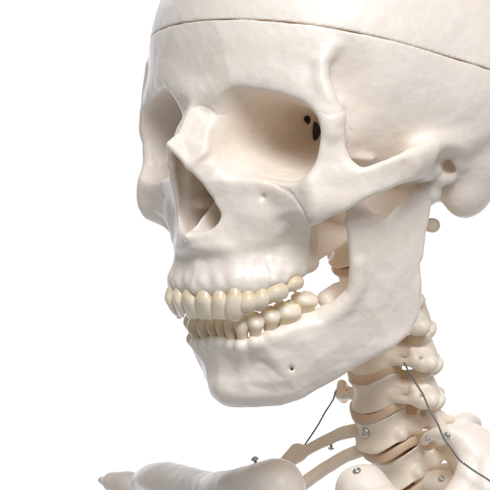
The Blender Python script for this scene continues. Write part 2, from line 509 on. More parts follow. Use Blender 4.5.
    A(sheet([[M(oi4, .28), M(oi3, .27), M(oi2, .27), M(oi1, .28)],
             [M((2.15, 7.41, -0.6), .3), M((2.85, 7.16, -0.59), .3), M((3.75, 7.01, -0.4), .3, (.6, .8, 0)), M((4.8, 6.8, -0.03), .33, (.8, .6, 0))],
             [M((2.05, 7.42, -1.26), .3), M((2.65, 7.12, -1.26), .3), M((3.75, 6.9, -0.88), .3, (.6, .8, 0)), M((4.95, 6.64, -0.76), .33, (.8, .6, 0))],
             [M((2, 7.53, -2.07), .3), M((2.55, 6.88, -1.93), .3), M((3.5, 6.66, -1.25), .3, (.7, .6, -.3)), M((4.75, 6.45, -1.09), .26, (.8, .6, -.4))]]), 0.28)
    # zygomatico-alveolar crest
    A(tube([(4.5, 6.36, -1.1)+(.30,), (3.7, 6.19, -1.4)+(.34,), (3.05, 5.72, -2.09)+(.36,), (2.7, 5.49, -2.91)+(.34,)]), 0.45)
    # cheekbone: frontal process, body, arch
    ol1, ol2 = (4.95, 6.49, 2.15), (4.95, 6.49, 1.35)
    Z = lambda p, r=.28, d=(.85, .5, 0): ins(p, r, d)
    A(sheet([[Z((4.95, 6.44, 2.63), .3), Z((5.15, 5.92, 2.56), .22)],
             [Z(ol1, .28), Z((5.3, 5.86, 2.05), .2)], [Z(ol2, .28), Z((5.4, 5.86, 1.32), .2)],
             [Z((4.8, 6.6, 0.77), .3), Z((5.55, 5.7, 0.77), .22)],
             [Z((4.75, 6.75, 0.15), .32), Z((5.9, 5.43, 0.3), .26)],
             [Z((4.9, 6.69, -0.5), .32), Z((5.9, 5.33, -0.22), .26)],
             [Z((4.8, 6.39, -1.13), .24), Z((5.5, 5.85, -0.8), .24)]]), 0.25)
    A(sheet([[Z((5.55, 5.7, 0.66), .2), Z((5.55, 5.8, -0.73), .24)], [Z((5.95, 5.38, 0.4), .18), Z((5.95, 5.37, -0.4), .25)],
             [Z((6.35, 4.85, 0.59), .17, (1, .1, 0)), Z((6.3, 4.8, -0.14), .25, (1, .1, 0))],
             [Z((6.6, 4.06, 0.88), .17, (1, 0, 0)), Z((6.5, 3.96, 0.18), .25, (1, 0, 0))],
             [Z((6.6, 3.12, 1.1), .19, (1, -.1, 0)), Z((6.4, 2.92, 0.4), .25, (1, -.1, 0))],
             [Z((6.5, 2.07, 1.35), .25, (1, -.1, 0)), Z((6.1, 1.87, 0.57), .3, (1, -.1, 0))]]), 0.16)
    A(tube([(6.25, 3.08, 0.8)+(.28,), (6.05, 1.93, 1.09)+(.38,), (5.9, 0.92, 1.43)+(.42,), (6.1, -0.17, 1.84)+(.3,), (6.2, -1.15, 2.29)+(.2,)]), 0.7)
    A(ell((5.5, 1.15, 1.32), (.9, 1.3, .5), (0, 0, 0)), 0.6)
    A(ell((5.75, 1.72, 0.42), (.4, .4, .3)), 0.3)
    # lateral orbital wall towards the temple
    A(sheet([[Z((5, 5.93, 2.63), .25), (4.2, 4.9, 3.2, .3)], [Z((5, 5.77, 1.61), .2), (3.9, 4.7, 1.8, .3)], [Z((5, 5.67, 0.88), .2), (3.9, 4.9, .6, .3)]]), 0.25)
    # mastoid, ear region, skull base
    A(ell((4.9, -1.33, 0.03), (1.0, 1.12, 1.42), (0, 14, 0)), 0.6)
    A(ell((5.0, -1.9, 1.15), (1.4, 1.9, 1.4)), 0.6)
    A(ell((5.0, 1.55, 0.55), (.9, .75, .55)), 0.35)             # jaw joint roof
    A(ell((4.4, .8, -.35), (.9, .8, .6)), 0.3)
    A(tube([(5.2, .75, .05, .3), (4.6, .65, -.2, .35)]), 0.2)
    Cc(ell((6.2, 1.07, 0.76), (.5, .75, .40), (15, 0, 0)), 0.45)
    Cc(tube([(6.2, 1.33, 0.87)+(.22,), (5.3, 0.08, 0.68)+(.18,)]), 0.25); Cc(tube([(6.1, 1.02, 0.57)+(.18,), (5.4, 0.13, 0.53)+(.16,)]), 0.2)
    A(ell((5.6, 1.14, 0.5), (.22, .28, .2)), 0.2); A(ell((5.5, 0.77, 0.19), (.2, .3, .22)), 0.2); A(ell((5.4, 0.29, 0.15), (.2, .35, .2)), 0.25)
    A(tube([(5.75, 0.22, 0.87)+(.1,), (5.75, -0.1, 0.64)+(.12,), (5.8, -0.38, 0.87)+(.1,)]), 0.3)
    # crumpled floor of the temple
    for q in (((4.25, 4.68, 1.54), (4.5, 4.46, 1.02), (4.8, 4.44, 0.62)), ((4.25, 4.37, 1.61), (4.6, 4.24, 1.17), (4.85, 4.23, 0.76)), ((4.45, 4.04, 1.32), (4.8, 4.03, 1.02), (5, 3.7, 0.87)), ((4.4, 4.36, 0.95), (4.75, 3.98, 0.87), (4.9, 3.81, 0.72))):
        A(tube([q[0]+(.03,), q[1]+(.09,), q[2]+(.05,)]), 0.16)
    A(tube([(3.6, .2, -.7, .3), (3.2, .7, -2.3, .12), (3.1, .9, -3.0, .06)]), 0.3)   # styloid
    A(ell((1.3, -.3, -1.2), (.7, 1.2, .6)), 0.5)               # occipital condyle
    # pterygoid plates
    A(sheet([[(1.7, 3.6, -.6, .26), (2.45, 2.5, -.6, .24)], [(1.75, 3.9, -2.4, .2), (2.4, 2.8, -2.1, .16)], [(1.75, 4.0, -3.1, .14), (1.95, 3.75, -2.8, .12)]]), 0.25)
    A(sheet([[(1.3, 3.2, -.6, .24), (1.3, 2.1, -.6, .2)], [(1.3, 3.5, -2.5, .14), (1.35, 2.9, -2.2, .12)]]), 0.2)
    # ---- hollows
    Cc(cone_hole(ORB_A, ORB_O, ORB_UP, orbit_prof, 2.9, ext=2.2), 0.22)
    Cc(ell((2.0, 8.0, 1.85), (.86, 1.1, 1.55)), 0.45)          # the inner rim runs softly into the nose
    nose = sheet([[ (0, 8.9, 1.2, .12), (.25, 8.6, 1.0, .12)], [(0, 8.8, .4, .3), (.50, 8.2, .35, .22)], [(0, 8.6, -.5, .35), (.72, 7.9, -.5, .30)],
                  [(0, 8.5, -1.15, .35), (.82, 7.8, -1.15, .32)], [(0, 8.45, -1.5, .26), (.66, 7.9, -1.5, .26)]])
    Cc(nose, 0.12)
    nose2 = sheet([[(0, 8.0, .9, .25), (0, 4.2, 1.2, .5)], [(.4, 7.7, .2, .28), (.35, 4.2, .4, .5)], [(.62, 7.4, -.7, .36), (.5, 4.2, -.5, .5)], [(.7, 7.4, -1.25, .35), (.6, 4.2, -1.1, .6)], [(0, 7.6, -1.35, .35), (0, 4.2, -1.2, .6)]])
    Cc(nose2, 0.15)
    A(sheet([[(0, 8.35, -1.8, .07), (0, 7.15, -.7, .06), (0, 6.2, .3, .06), (0, 5.0, 1.2, .08)], [(0, 8.35, -1.95, .1), (0, 7.0, -1.85, .12), (0, 6.0, -1.8, .12), (0, 4.2, -1.6, .12)]]), 0.08)
    A(tube([(1.12, 7.6, -.70, .10), (.88, 7.1, -.72, .24), (.82, 5.6, -.7, .26)]), 0.12)
    A(tube([(.9, 7.1, .2, .08), (.7, 6.4, .15, .22), (.6, 5.2, .2, .24)]), 0.12)
    A(tube([(0, 8.1, -1.95, .22), (0, 8.62, -1.95, .12)]), 0.2)  # nasal spine
    # optic canal, orbital fissures
    Cc(tube([(1.7, 4.01, 2.4)+(.12,), (0.1, 2.57, 2.46)+(.12,)]), 0.14); Cc(tube([(1.7, 3.96, 2.25)+(.07,), (0.4, 2.76, 2.3)+(.07,)]), 0.1)
    Cc(sheet([[(1.75, 3.67, 2.25)+(.06,), (-0.1, 1.9, 2.27)+(.06,)], [(1.8, 3.64, 1.95)+(.16,), (-0.4, 1.51, 1.97)+(.16,)], [(1.8, 3.74, 1.62)+(.06,), (0.7, 2.68, 1.62)+(.06,)]]), 0.12)
    pass
    Cc(tube([(2.75, 4.1, .62, .10), (3.5, 5.2, .35, .09)]), 0.06)
    Cc(tube([(1.95, 7.58, 3.67)+(.07,), (1.9, 6.9, 3.75, .06)]), 0.06)
    Cc(ell((0.25, 8.87, 3.35), (.07, .1, .04)), 0.1); Cc(ell((0.45, 8.75, 3.2), (.06, .1, .04)), 0.1)
    for p, r, n in (((1.45, 7.67, 1.61), 1.3, 20), ((1.25, 7.68, 2.72), .9, 9), ((0, 8.2, 3.3), .8, 6), ((4.6, 4.35, 0.87), .9, 5), ((6.1, 1.55, 1.06), 1.5, 14), ((5.9, 1.88, 1.61), 1.3, 16), ((2.2, 7.46, -0.78), 1.6, 8), ((5.1, 6.18, -0.22), 2.0, 6), ((1.3, 7.9, -2.3), 1.6, 11)):
        g.soften(p, r, int(n*(.06/HC)**2)+1)
    Cc(tube([(3.3, 7.94, -0.51)+(.05,), (2.75, 7.37, -0.52)+(.05,), (2.55, 6.88, -0.38)+(.03,)]), 0.2)       # infraorbital foramen
    g.blur(1)
    return g

SUTURES = [      # depth, line
    (.030, [(4.4, 4.72, 1.24), (4.7, 4.76, 1.9), (4.9, 5.27, 2.42), (5.1, 5.77, 2.56)]),
    (.05, [(2.9, 7.31, 0.07), (3.3, 7.18, -0), (3.75, 7.06, -0.22), (4.1, 6.99, -0.55), (4.3, 6.82, -0.87), (4.4, 6.41, -1.21)]),
    (.035, [(0, 8.55, 2.8), (0.4, 8.41, 2.87), (0.75, 8.28, 2.72), (1.1, 8.05, 2.5), (1.5, 7.92, 2.42)]),
    (.022, [(4.95, 6.54, 2.63), (5.1, 6.28, 2.48), (5.2, 5.87, 2.56)]),
    (.022, [(5.95, 5.38, 0.3), (6.05, 5.22, 0.08), (6, 5.22, -0.22)]),
    (.030, [(1.2, 6.12, 1.87), (1.15, 5.56, 2.06), (1.1, 4.79, 2.1), (1.15, 4.11, 2.33)]),
    (.025, [(1.3, 7.13, 1.24), (1.5, 7.01, 0.76), (2, 6.97, 0.43)]),
]

def build_mandible():
    g = Field((0, -.6, -9.4), (6.4, 8.6, 1.2), HC, mirror=True)
    A, Cc = g.add, g.cut
    B = ins
    n0, n1, n2, n3, n4 = (0, 1, 0), (.45, .9, 0), (.75, .65, 0), (.88, .45, 0), (.96, .28, 0)
    body = [
        [B((0, 7.24, -6), .30, n0), B((-0, 7.09, -6.45), .42, n0), B((0, 6.89, -7.28), .5, n0), B((0, 6.63, -7.82), .55, (0, 1, -.3)), B((0, 6.43, -8.2), .5, (0, .6, -.9))],
        [B((0.9, 7.01, -6.05), .32, n1), B((0.95, 6.85, -6.5), .42, n1), B((1, 6.69, -7.25), .5, n1), B((1, 6.49, -7.85), .55, (.3, .9, -.3)), B((0.9, 6.14, -8.29), .5, (.2, .6, -.8))],
        [B((1.6, 6.75, -6.07), .36, n1), B((1.75, 6.33, -6.48), .42, n1), B((1.85, 6.06, -7.24), .46, n1), B((1.8, 5.76, -7.81), .5, (.5, .8, -.3)), B((1.6, 5.47, -8.24), .46, (.3, .5, -.8))],
        [B((2.15, 6.55, -5.94), .38, n2), B((2.3, 6.18, -6.39), .42, n2), B((2.35, 5.67, -7.08), .46, n2), B((2.25, 5.26, -7.66), .48, (.75, .6, -.3)), B((2.05, 4.97, -8.06), .44, (.4, .4, -.8))],
        [B((2.5, 6.17, -5.72), .40, n2), B((2.65, 5.65, -6.18), .44, n2), B((2.7, 5.18, -6.79), .47, n2), B((2.6, 4.82, -7.33), .48, (.8, .5, -.3)), B((2.4, 4.47, -7.73), .42, (.5, .3, -.8))],
        [B((2.85, 5.63, -5.5), .44, n3), B((3.05, 5.26, -5.8), .46, n3), B((3.1, 4.84, -6.37), .47, n3), B((3, 4.33, -6.96), .46, (.88, .4, -.3)), B((2.85, 3.92, -7.36), .4, (.6, .3, -.8))],
        [B((3.15, 4.84, -5.15), .44, n3), B((3.45, 4.56, -5.26), .46, n3), B((3.5, 4.14, -5.86), .46, n3), B((3.45, 3.67, -6.48), .42, (.92, .3, -.3)), B((3.35, 3.36, -6.91), .36, (.6, .3, -.8))],
        [B((3.75, 4.28, -4.66), .34, n3), B((3.9, 4.07, -4.7), .42, n4), B((3.95, 3.59, -5.31), .40, n4), B((3.95, 3.17, -5.92), .36, n4), B((3.9, 2.86, -6.49), .30, (.7, .2, -.7))],
        [B((4.25, 3.89, -4.21), .26, n4), B((4.35, 3.78, -4.02), .30, n4), B((4.4, 3.15, -4.71), .30, n4), B((4.4, 2.57, -5.47), .28, n4), B((4.4, 2.25, -6.12), .24, (.8, .1, -.6))],
        [B((4.5, 4.14, -3.05), .22, n4), B((4.65, 3.56, -3.21), .24, n4), B((4.7, 2.66, -3.97), .24, n4), B((4.65, 1.87, -4.85), .24, n4), B((4.6, 1.44, -5.54), .24, (.9, -.2, -.4))],
        [B((4.65, 4.45, -2.04), .19, n4), B((4.8, 3.6, -2.46), .21, n4), B((4.85, 2.39, -3.15), .22, n4), B((4.8, 1.49, -4.07), .22, n4), B((4.72, 1.24, -4.83), .22, n4)],
        [B((4.72, 4.72, -1.41), .17, n4), B((4.9, 3.6, -1.31), .17, n4), B((5, 2.33, -1.74), .2, n4), B((4.95, 1.48, -2.95), .22, n4), B((4.88, 1.3, -3.81), .22, n4)],
    ]
    A(sheet(body), 0.22)
    # coronoid process and neck of the condyle
    A(sheet([[B((4.72, 4.72, -1.41), .17, n4), B((4.9, 3.6, -1.31), .16, n4)], [B((4.72, 4.67, -0.89), .14, n4), B((4.82, 3.99, -0.94), .13, n4)], [B((4.7, 4.45, -0.45), .12, n4), B((4.7, 4.34, -0.53), .12, n4)]]), 0.12)
    A(sheet([[B((4.95, 2.81, -1.32), .17, n4), B((5, 2.17, -1.66), .2, n4), B((4.95, 1.32, -2.72), .24, n4)], [B((5, 2.33, -0.92), .15, n4), B((5.05, 1.91, -1.29), .2, n4), B((5.02, 1.24, -1.79), .22, n4)],
              [B((5.1, 1.96, -0.62), .15, n4), B((5.1, 1.64, -0.92), .2, n4), B((5.1, 1.1, -1.04), .22, n4)], [B((5.2, 1.64, -0.4), .2, n4), B((5.2, 1.42, -0.36), .24, n4), B((5.2, 1.05, -0.37), .24, n4)]]), 0.12)
    A(tube([(5.02, 1.08, -0.03)+(.24,), (4.3, 0.45, 0.03)+(.28,)]), 0.25)
    A(tube([(2.4, 3.75, -4.34)+(.32,), (2.1, 2.82, -4.23)+(.46,), (2.7, 2.57, -4.03)+(.48,)]), 0.3)
    # oblique line, chin
    A(tube([(4.45, 4.04, -2.9)+(.14,), (4.25, 3.89, -3.8)+(.18,), (3.8, 4.02, -4.55)+(.18,), (3.1, 4.84, -5.26)+(.04,)]), 0.3)
    A(ell((0, 6.35, -7.75), (.75, .6, .5)), 0.6)
    for t in LOWER:
        b = t[1]; s, c = math.sin(math.radians(t[5])), math.cos(math.radians(t[5]))
        rr = .26 if t[0] == 'incisor' else (.30 if t[0] != 'molar' else .36)
        L = {'incisor': .9, 'canine': 1.3, 'premolar': .9, 'molar': .7}[t[0]]
        ln = {'incisor': .28, 'canine': .55, 'premolar': .35, 'molar': .15}[t[0]]
        A(tube([(b[0]-(rr+.03)*s, b[1]-(rr+.03)*c, b[2]-.44, rr), (b[0]-(rr+.12+ln)*s, b[1]-(rr+.12+ln)*c, b[2]-L, rr*.8)]), 0.18)
    for t in LOWER: Cc(gum_notch(t, -1), 0.05)
    A(ell((3.05, 3.6, -4.85), (.5, .9, .4)), 0.3)
    Cc(tube([(2.75, 6, -6.75)+(.09,), (2.2, 5.27, -6.95)+(.07,)]), 0.08)
    g.blur(1)
    return g

# ------------------------------------------------------------------ neck
def disc_prim(a, b, hz, waist, rnd=.07, n=2.3):
    """vertebral body / disc: a drum whose rims rise at the sides and droop in front"""
    def fn(x, y, z):
        zz = z-f32(.26)*(x/f32(a))**2+f32(.16)*np.maximum(y/f32(b), 0)**2
        t = np.clip(1-(zz/f32(hz))**2, 0, 1)
        k = 1-f32(waist)*t
        q = ((np.abs(x/f32(a))**f32(n)+np.abs(y/f32(b))**f32(n)+1e-9)**f32(1/n)/k-1)*f32(min(a, b))+f32(rnd)
        w = np.abs(zz)-f32(hz-rnd)
        return (np.minimum(np.maximum(q, w), 0)+np.sqrt(np.maximum(q, 0)**2+np.maximum(w, 0)**2)-f32(rnd)).astype(f32)
    return np.array([-a, -b, -hz-.3]), np.array([a, b, hz+.4]), fn

def build_vertebra(reach, trim=0):
    g = Field((0, -5.0, -1.9), (3.3, 1.4, 1.5), .05, mirror=True)
    A, Cc = g.add, g.cut
    A(disc_prim(1.2, .88, .585, .19), 0)
    A(tube([(.95, -.35, .15, .34), (1.55, -1.0, .0, .36)]), 0.25)                        # pedicle
    A(tube([(1.6, -1.15, .64, .33), (1.68, -1.4, -.64, .35)]), 0.2)                  # articular pillar
    A(ell((1.6, -1.0, .62), (.5, .42, .22), (-35, 0, 0)), 0.15)
    A(ell((1.65, -1.5, -.62), (.5, .42, .22), (-35, 0, 0)), 0.15)
    A(tube([(1.1, .1, -.12, .22), (1.75, .12, -.2, .17), (2.15, 0, -.15, .20)]), 0.2)   # front bar and tubercle
    A(tube([(1.5, -.85, -.05, .26), (2.1, -.72, -.25, .2), (2.45, -.6, -.38, .24)]), 0.2)
    A(sheet([[(2.1, -.05, -.22, .13), (2.35, -.5, -.40, .15)], [(1.75, .05, -.22, .12), (2.0, -.7, -.3, .14)]]), 0.12)
    A(ell((2.22, -.36, -.16), (.2, .50, .50), (0, 0, 28)), 0.2)
    A(ell((2.0, -.1, .2), (.2, .24, .2)), 0.15)
    Cc(tube([(1.9, -.25, -.12, .07), (3.2, -.05, -.05, .08)]), 0.06)
    Cc(tube([(1.62, -.33, 1.0, .20), (1.62, -.33, -1.2, .20)]), 0.05)
    A(sheet([[(1.5, -1.35, .35, .15), (1.5, -1.5, -.45, .17)], [(.8, -2.2, .25, .16), (.8, -2.3, -.6, .18)], [(0, -2.6, .15, .18), (0, -2.75, -.65, .2)]]), 0.2)
    A(sheet([[(0, -2.5, .05, .17), (0, -2.6, -.55, .2)], [(.08, -2.5-reach*.7, -.35, .17), (.08, -2.5-reach*.7, -.85, .2)]]), 0.15)
    A(tube([(.1, -2.4-reach*.6, -.5, .22), (.28, -2.5-reach, -.75, .24)]), 0.15)
    Cc(tube([(0, -1.6, 2, .55), (0, -1.6, -2, .55)]), 0.2)
    if trim: g.cut((np.array([trim, -1.0, -2]), np.array([5, 2, 2.]), lambda x, y, z: np.maximum(trim-x, -1.1-y)+0*z), .15)
    g.blur(1)
    return g

def build_disc():
    g = Field((0, -1.3, -.8), (1.6, 1.3, 1.0), .045, mirror=True)
    g.add(disc_prim(1.14, .83, .185, -.04, .05), 0)
    return g

def build_atlas():
    g = Field((0, -4.2, -1.2), (4.6, 1.8, 1.2), .06, mirror=True)
    A, Cc = g.add, g.cut
    A(tube([(0, 1.0, 0, .3), (1.0, .7, 0, .28), (1.7, 0, 0, .35)]), 0.2)
    A(ell((1.8, -.3, .05), (.7, 1.0, .6)), 0.2)
    A(tube([(2.0, -.5, 0, .34), (3.2, -.75, -.1, .28), (3.7, -.85, -.15, .33)]), 0.25)
    A(tube([(1.8, -.9, 0, .3), (1.6, -2.2, .05, .27), (0, -3.1, .05, .3)]), 0.2)
    Cc(tube([(2.7, -.6, 1, .22), (2.7, -.6, -1, .22)]), 0.06)
    g.blur(1)
    return g

def build_far_clavicle():
    g = Field((-16.5, -5.5, -15.5), (0.2, 4.5, -8.8), .07)
    A = g.add
    A(ell((-2.11, 2, -11.93), (1.2, 1.0, 1.2), (0, 22, 0)), 0)
    A(tube([(-2.05, 2, -11.77)+(.85,), (-2.97, 2.2, -11.82)+(.88,), (-4.28, 2.2, -12.07)+(.80,), (-6.1, 1.6, -12.34)+(.80,), (-8.45, 0.8, -12.35)+(.82,), (-10.64, 0.2, -12.33)+(.72,), (-12.55, -0.4, -12.5)+(.60,)]), 0.4)
    A(ell((-10.32, 0.1, -12.24), (1.9, 1.0, .66), (0, 2, 0)), 0.5)
    g.blur(1)
    return g

def build_far_scapula():
    g = Field((-18.5, -8, -17), (-7, 3.5, -9), .08)
    A = g.add
    A(tube([(-15.55, -0.6, -12.58)+(.17,), (-14.97, -0.7, -12.63)+(.42,), (-14.18, -0.9, -12.68)+(.55,), (-13.68, -1.4, -12.88)+(.6,), (-13.23, -2.4, -13.38)+(.6,), (-13.13, -4, -14.31)+(.5,)]), 0.3)
    A(tube([(-14.05, -0.9, -13)+(.5,), (-13.14, -1.2, -13.92)+(.9,), (-13.19, -1.8, -15)+(.8,)]), 0.4)
    g.blur(1)
    return g

def build_near_clavicle():
    g = Field((0.0, -2.5, -14.5), (8.5, 4.0, -8.8), .06)
    A = g.add
    A(ell((1.7, 1.14, -11.73), (1.05, .95, .98), (0, 15, 0)), 0)
    A(ell((1.7, 0.77, -11.37), (.5, .5, .5)), 0.4)
    A(tube([(1.7, 1.14, -11.81)+(.85,), (2.6, 1.07, -12.05)+(.75,), (4, 1.41, -12.39)+(.65,), (5.6, 1.44, -12.76)+(.6,), (7, 1.82, -13)+(.6,)]), 0.5)
    g.blur(1)
    return g

def build_rib_bar(pts, k=.15):
    p = np.array([q[:3] for q in pts]); r = max(q[3] for q in pts)+.4
    g = Field(p.min(0)-r, p.max(0)+r, .06)
    g.add(tube(pts), 0)
    g.blur(1)
    return g

def build_near_rib():
    g = Field((0.6, -8.6, -14.5), (9.0, 2.0, -8.0), .07)
    A, Cc = g.add, g.cut
    A(tube([(1.5, -2.45, -10.06)+(.2,), (2.2, -1.95, -9.84)+(.22,), (2.8, -1.72, -9.68)+(.23,), (3.5, -1.82, -9.6)+(.32,), (4, -2.18, -9.9)+(.36,), (4.3, -2.2, -10.54)+(.40,), (4.4, -1.82, -11.27)+(.43,), (4.3, -1.21, -12.01)+(.5,), (4.2, -0.44, -12.61)+(.5,)]), 0.1)
    A(sheet([[(3.3, -2.03, -9.67)+(.30,), (3.9, -2.62, -9.66)+(.42,), (4.8, -3.23, -10.34)+(.5,)],
             [(4.3, -2.2, -10.61)+(.40,), (4.8, -2.51, -10.75)+(.55,), (5.5, -2.93, -11.27)+(.55,)],
             [(4.5, -1.55, -11.71)+(.45,), (5.2, -1.97, -11.92)+(.55,), (6, -2.4, -12.23)+(.55,)],
             [(4.4, -0.78, -12.51)+(.5,), (5.4, -1.21, -12.77)+(.5,), (6.1, -1.85, -12.95)+(.5,)]]), 0.3)
    A(ell((1.2, -5.12, -9.55), (.42, .8, .42)), 0.3)
    A(tube([(1.2, -5.12, -9.55)+(.4,), (2.4, -3.24, -9.78)+(.35,)]), 0.2)
    g.blur(1)
    return g

def build_second_rib():
    g = Field((0.6, -8.6, -15.0), (6.0, 1.0, -8.0), .07)
    g.add(tube([(1, -2.96, -11.72)+(.42,), (1.6, -3.13, -11.69)+(.5,), (2.4, -3.31, -11.88)+(.45,), (3.6, -3.39, -12.47)+(.4,), (5, -3.02, -13.3)+(.4,)]), 0)
    g.blur(1)
    return g
# ------------------------------------------------------------------ materials
def nodes(name):
    m = bpy.data.materials.new(name); m.use_nodes = True
    return m, m.node_tree, m.node_tree.nodes['Principled BSDF']

def bone_material(name, base, stain, rough=.42, sss=.22, bump=.25, scale=1.0, spec=.5):
    m, nt, b = nodes(name)
    tc = nt.nodes.new('ShaderNodeTexCoord')
    def noise(sc, det, rg=.55):
        n = nt.nodes.new('ShaderNodeTexNoise'); n.inputs['Scale'].default_value = sc*scale
        n.inputs['Detail'].default_value = det; n.inputs['Roughness'].default_value = rg
        nt.links.new(tc.outputs['Object'], n.inputs['Vector']); return n
    n1 = noise(38, 5); n2 = noise(260, 4); n3 = noise(700, 3)
    r1 = nt.nodes.new('ShaderNodeValToRGB'); r1.color_ramp.elements[0].position = .48; r1.color_ramp.elements[1].position = .78
    nt.links.new(n1.outputs['Fac'], r1.inputs['Fac'])
    mx = nt.nodes.new('ShaderNodeMix'); mx.data_type = 'RGBA'
    mx.inputs[6].default_value = (*base, 1); mx.inputs[7].default_value = (*stain, 1)
    nt.links.new(r1.outputs['Color'], mx.inputs[0])
    mv = nt.nodes.new('ShaderNodeMapRange'); mv.inputs[1].default_value = .3; mv.inputs[2].default_value = .7; mv.inputs[3].default_value = .97; mv.inputs[4].default_value = 1.015
    nt.links.new(n2.outputs['Fac'], mv.inputs[0])
    hs = nt.nodes.new('ShaderNodeHueSaturation'); nt.links.new(mx.outputs[2], hs.inputs['Color']); nt.links.new(mv.outputs[0], hs.inputs['Value'])
    nt.links.new(hs.outputs['Color'], b.inputs['Base Color'])
    rr = nt.nodes.new('ShaderNodeMapRange'); rr.inputs[1].default_value = .3; rr.inputs[2].default_value = .7; rr.inputs[3].default_value = rough-.08; rr.inputs[4].default_value = rough+.12
    nt.links.new(n1.outputs['Fac'], rr.inputs[0]); nt.links.new(rr.outputs[0], b.inputs['Roughness'])
    b.inputs['Subsurface Weight'].default_value = sss
    b.inputs['Subsurface Radius'].default_value = (1.0, .68, .42); b.inputs['Subsurface Scale'].default_value = .004
    b.inputs['Specular IOR Level'].default_value = spec
    ad = nt.nodes.new('ShaderNodeMath'); ad.operation = 'ADD'
    nt.links.new(n2.outputs['Fac'], ad.inputs[0]); nt.links.new(n3.outputs['Fac'], ad.inputs[1])
    bp = nt.nodes.new('ShaderNodeBump'); bp.inputs['Strength'].default_value = bump; bp.inputs['Distance'].default_value = .0004
    nt.links.new(ad.outputs[0], bp.inputs['Height']); nt.links.new(bp.outputs['Normal'], b.inputs['Normal'])
    return m

BONE = bone_material('ivory_bone', (.89, .785, .665), (.865, .74, .595), rough=.41)
def gum_line_tint(m):
    """brownish tint in place of a crevice shadow where each crown meets the gum (object origin = middle of the gum line)"""
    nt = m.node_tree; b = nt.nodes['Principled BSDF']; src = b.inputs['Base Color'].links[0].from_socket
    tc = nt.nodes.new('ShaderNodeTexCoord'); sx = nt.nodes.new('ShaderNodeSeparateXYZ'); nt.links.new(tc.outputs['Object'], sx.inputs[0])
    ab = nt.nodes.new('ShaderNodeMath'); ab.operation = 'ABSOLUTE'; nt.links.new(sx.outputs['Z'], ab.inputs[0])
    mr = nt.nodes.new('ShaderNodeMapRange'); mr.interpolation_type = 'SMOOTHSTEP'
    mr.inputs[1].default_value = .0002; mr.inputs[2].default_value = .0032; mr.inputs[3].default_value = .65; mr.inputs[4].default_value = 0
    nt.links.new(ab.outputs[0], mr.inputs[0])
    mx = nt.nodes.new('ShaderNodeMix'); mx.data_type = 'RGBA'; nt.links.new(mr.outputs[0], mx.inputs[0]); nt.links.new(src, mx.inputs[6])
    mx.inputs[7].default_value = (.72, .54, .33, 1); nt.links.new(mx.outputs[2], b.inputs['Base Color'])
TOOTH = bone_material('tooth_enamel', (.89, .78, .60), (.84, .69, .46), rough=.3, sss=.25, bump=.08, scale=2.2)

gum_line_tint(TOOTH)

# ------------------------------------------------------------------ the skeleton
def empty(name, loc):
    o = bpy.data.objects.new(name, None); COL.objects.link(o); o.location = loc; o.empty_display_size = .05; return o

skel = empty('skeleton', (0, 0, LIFT))
skel['label'] = 'ivory plastic teaching skeleton with an open jaw, seen from skull to shoulders'
skel['category'] = 'skeleton'

AMPS = ((.45, .030), (1.3, .018), (3.2, .009), (7.0, .004))
def finish(g, name, keep=None, amps=AMPS, seed=3, parent=skel, mat=None, lines=None):
    D, lo = g.full()
    if keep is not None:
        h = g.h
        F = (lo[1]+h*np.arange(D.shape[1]))[None, :, None]; Zc = (lo[2]+h*np.arange(D.shape[2]))[None, None, :]
        Xc = (lo[0]+h*np.arange(D.shape[0]))[:, None, None]
        pl = ((Zc-(CUT0+CUTS*F+CUTX*Xc))*.967).astype(f32)
        D = np.maximum(D, pl+f32(.014)) if keep == 'below' else np.maximum(D, -pl+f32(.014))
    V, Q = surface(D, lo, g.h)
    if amps: V = roughen(V, Q, amps, seed)
    if lines: V = engrave(V, Q, lines, .05)
    return link_mesh(name, V, Q, mat or BONE, parent)

gc = build_cranium()
cranium = finish(gc, 'cranium', 'below', lines=SUTURES)
cap = finish(gc, 'skull_cap', 'above')
gm = build_mandible()
mandible = finish(gm, 'mandible', seed=9)

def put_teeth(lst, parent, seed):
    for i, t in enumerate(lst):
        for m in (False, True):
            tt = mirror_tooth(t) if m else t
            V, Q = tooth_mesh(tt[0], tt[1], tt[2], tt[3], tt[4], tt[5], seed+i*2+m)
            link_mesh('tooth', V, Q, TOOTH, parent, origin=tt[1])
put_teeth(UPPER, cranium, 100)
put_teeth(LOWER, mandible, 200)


# ------------------------------------------------------------------ neck and shoulders
DISC = bone_material('cartilage_plastic', (.72, .53, .36), (.60, .41, .26), rough=.5, sss=.2, bump=.35)
def steel():
    m, nt, b = nodes('screw_steel'); b.inputs['Base Color'].default_value = (.62, .60, .57, 1)
    b.inputs['Metallic'].default_value = 1; b.inputs['Roughness'].default_value = .38
    return m
STEEL = steel()
WIRE = bone_material('wire_steel', (.34, .33, .32), (.22, .21, .20), rough=.35, sss=0, bump=0)
WIRE.node_tree.nodes['Principled BSDF'].inputs['Metallic'].default_value = .85

